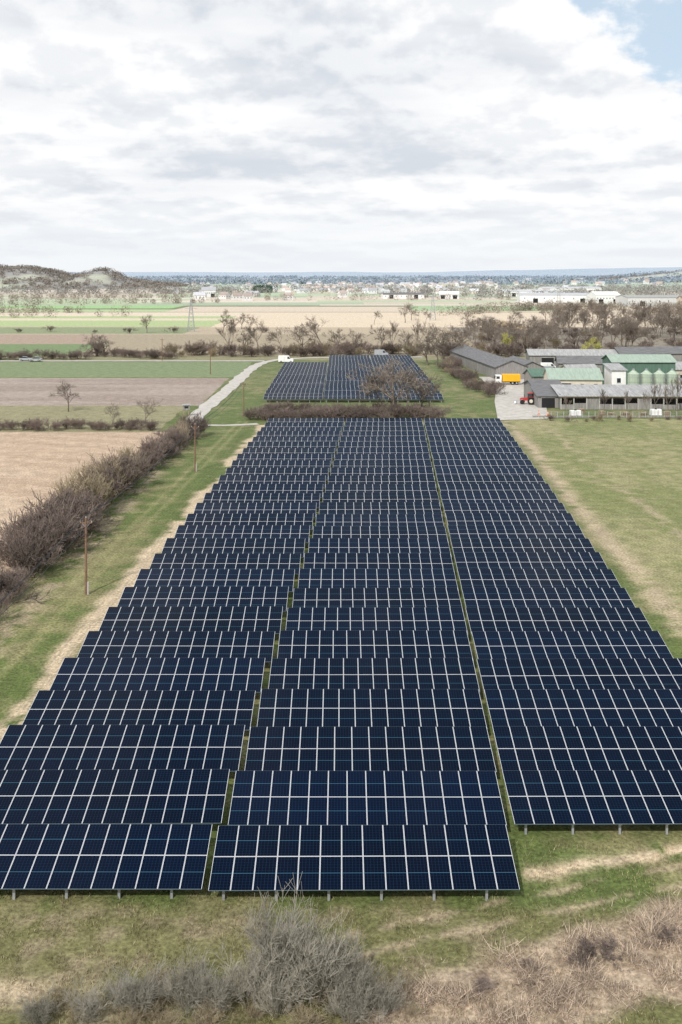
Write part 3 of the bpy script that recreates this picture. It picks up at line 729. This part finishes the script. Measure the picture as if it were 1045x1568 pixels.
for x_,y_,r_,m in ((61,309,.1,M_WHITE),(66,311,-.1,M_WHITE),(71,314,1.4,M_WHITE),(64,300,.3,M_SILV),(15,364,0,M_SILV),(63,290,1.2,M_WHITE),(83,300,.4,M_WHITE),(-19,338,0,M_WHITE)): van('parked_van',(x_,y_,.08),r_,m)
for x_,y_,r_,m in ((-111,345,0,M_SILV),(-107,343.2,3.14,M_SILV),(52,262,1.0,M_DARK),(50,250,.6,M_SILV),(60,296,.2,M_BLUE),(78,292,1.2,M_RED),(90,290,.2,M_WHITE),(95,300,.8,M_SILV)): car('parked_car',(x_,y_,.08),r_,m)

# ------------------------------------------------------------------ world
w=bpy.data.worlds.new('World'); SC.world=w; w.use_nodes=True
nt=w.node_tree; N,Lk=nt.nodes,nt.links; bg=N['Background']
def MM(op,*a,clamp=False):
    n=N.new('ShaderNodeMath'); n.operation=op; n.use_clamp=clamp
    for i,q in enumerate(a):
        if isinstance(q,(int,float)): n.inputs[i].default_value=q
        else: Lk.new(q,n.inputs[i])
    return n.outputs[0]
def MR(v,a,b_,c=0.,d=1.):
    n=N.new('ShaderNodeMapRange'); n.interpolation_type='SMOOTHSTEP'
    for i,q in zip((1,2,3,4),(a,b_,c,d)): n.inputs[i].default_value=q
    Lk.new(v,n.inputs[0]); return n.outputs[0]
def MX(f,a,b_):
    n=N.new('ShaderNodeMixRGB')
    for i,q in enumerate((f,a,b_)):
        if isinstance(q,(int,float)): n.inputs[i].default_value=q
        elif isinstance(q,tuple): n.inputs[i].default_value=(*q,1)
        else: Lk.new(q,n.inputs[i])
    return n.outputs[0]
ELEV,ROT=math.radians(43),math.radians(205)
sky=N.new('ShaderNodeTexSky'); sky.sky_type='NISHITA'; sky.sun_disc=False; sky.sun_elevation=ELEV; sky.sun_rotation=ROT
tc=N.new('ShaderNodeTexCoord'); sp=N.new('ShaderNodeSeparateXYZ'); Lk.new(tc.outputs['Generated'],sp.inputs[0])
az=MM('ARCTAN2',sp.outputs[0],sp.outputs[1]); el=MM('MAXIMUM',sp.outputs[2],0.0)
lg=MM('LOGARITHM',MM('ADD',el,.09),math.e)
def cloud(ox,oy,kx,ky,det=7,ro=.55,dist=.0,z=0.):
    cb=N.new('ShaderNodeCombineXYZ'); Lk.new(MM('ADD',MM('MULTIPLY',az,kx),ox),cb.inputs[0]); Lk.new(MM('ADD',MM('MULTIPLY',lg,ky),oy),cb.inputs[1]); cb.inputs[2].default_value=z
    n=N.new('ShaderNodeTexNoise'); n.inputs['Scale'].default_value=1; n.inputs['Detail'].default_value=det; n.inputs['Roughness'].default_value=ro; n.inputs['Distortion'].default_value=dist
    Lk.new(cb.outputs[0],n.inputs['Vector']); return n.outputs['Fac']
a=cloud(3.1,2.2,8.5,4.2); a2=cloud(3.13,2.40,8.5,4.2,det=4)
rel=MM('SUBTRACT',a,a2)                       # lit tops, shaded bases
lit=MR(MM('ADD',MM('MULTIPLY',rel,2.2),MM('MULTIPLY',MM('SUBTRACT',a,.5),1.2)),-.30,.22)
big=cloud(1.7,5.1,2.6,3.6,det=5,ro=.5,z=3.)
bank=MR(big,.36,.60)
shade=MM('ADD',MM('MULTIPLY',lit,.55),MM('MULTIPLY',bank,.58),clamp=True)
ccol=MX(shade,(6.9,7.35,8.0),(10.4,10.4,10.4))
hs=MM('ADD',az,MM('SUBTRACT',el,.20))
hole=MM('MULTIPLY',MR(hs,.22,.31),MR(az,1.2,1.6,1.,0.))
cov=MR(MM('SUBTRACT',MM('ADD',a,.30),MM('MULTIPLY',hole,.46)),.36,.47)
blue=MX(.74,sky.outputs[0],(7.0,8.4,9.7))
col=MX(cov,blue,ccol)
col=MX(MR(el,.0,.10,.85,.0),col,(8.9,9.2,9.5))
Lk.new(col,bg.inputs['Color']); bg.inputs['Strength'].default_value=.1

s=bpy.data.lights.new('sun','SUN'); s.energy=3.5; s.angle=math.radians(1.5); s.color=(1,.96,.9)
so=bpy.data.objects.new('sun',s); COL.objects.link(so)
dv=Vector((math.sin(ROT)*math.cos(ELEV),math.cos(ROT)*math.cos(ELEV),math.sin(ELEV)))
so.rotation_euler=dv.to_track_quat('Z','Y').to_euler(); so.location=(0,-20,60)

cam=bpy.data.cameras.new('camera'); co=bpy.data.objects.new('camera',cam); COL.objects.link(co)
co.location=(0,0,31); co.rotation_euler=(math.radians(90),0,0)
cam.sensor_fit='VERTICAL'; cam.sensor_height=36; cam.lens=36*1500/1568; cam.shift_y=-366/1568
cam.clip_start=.5; cam.clip_end=40000
SC.camera=co
SC.view_settings.view_transform='Standard'; SC.view_settings.look='None'; SC.view_settings.exposure=0
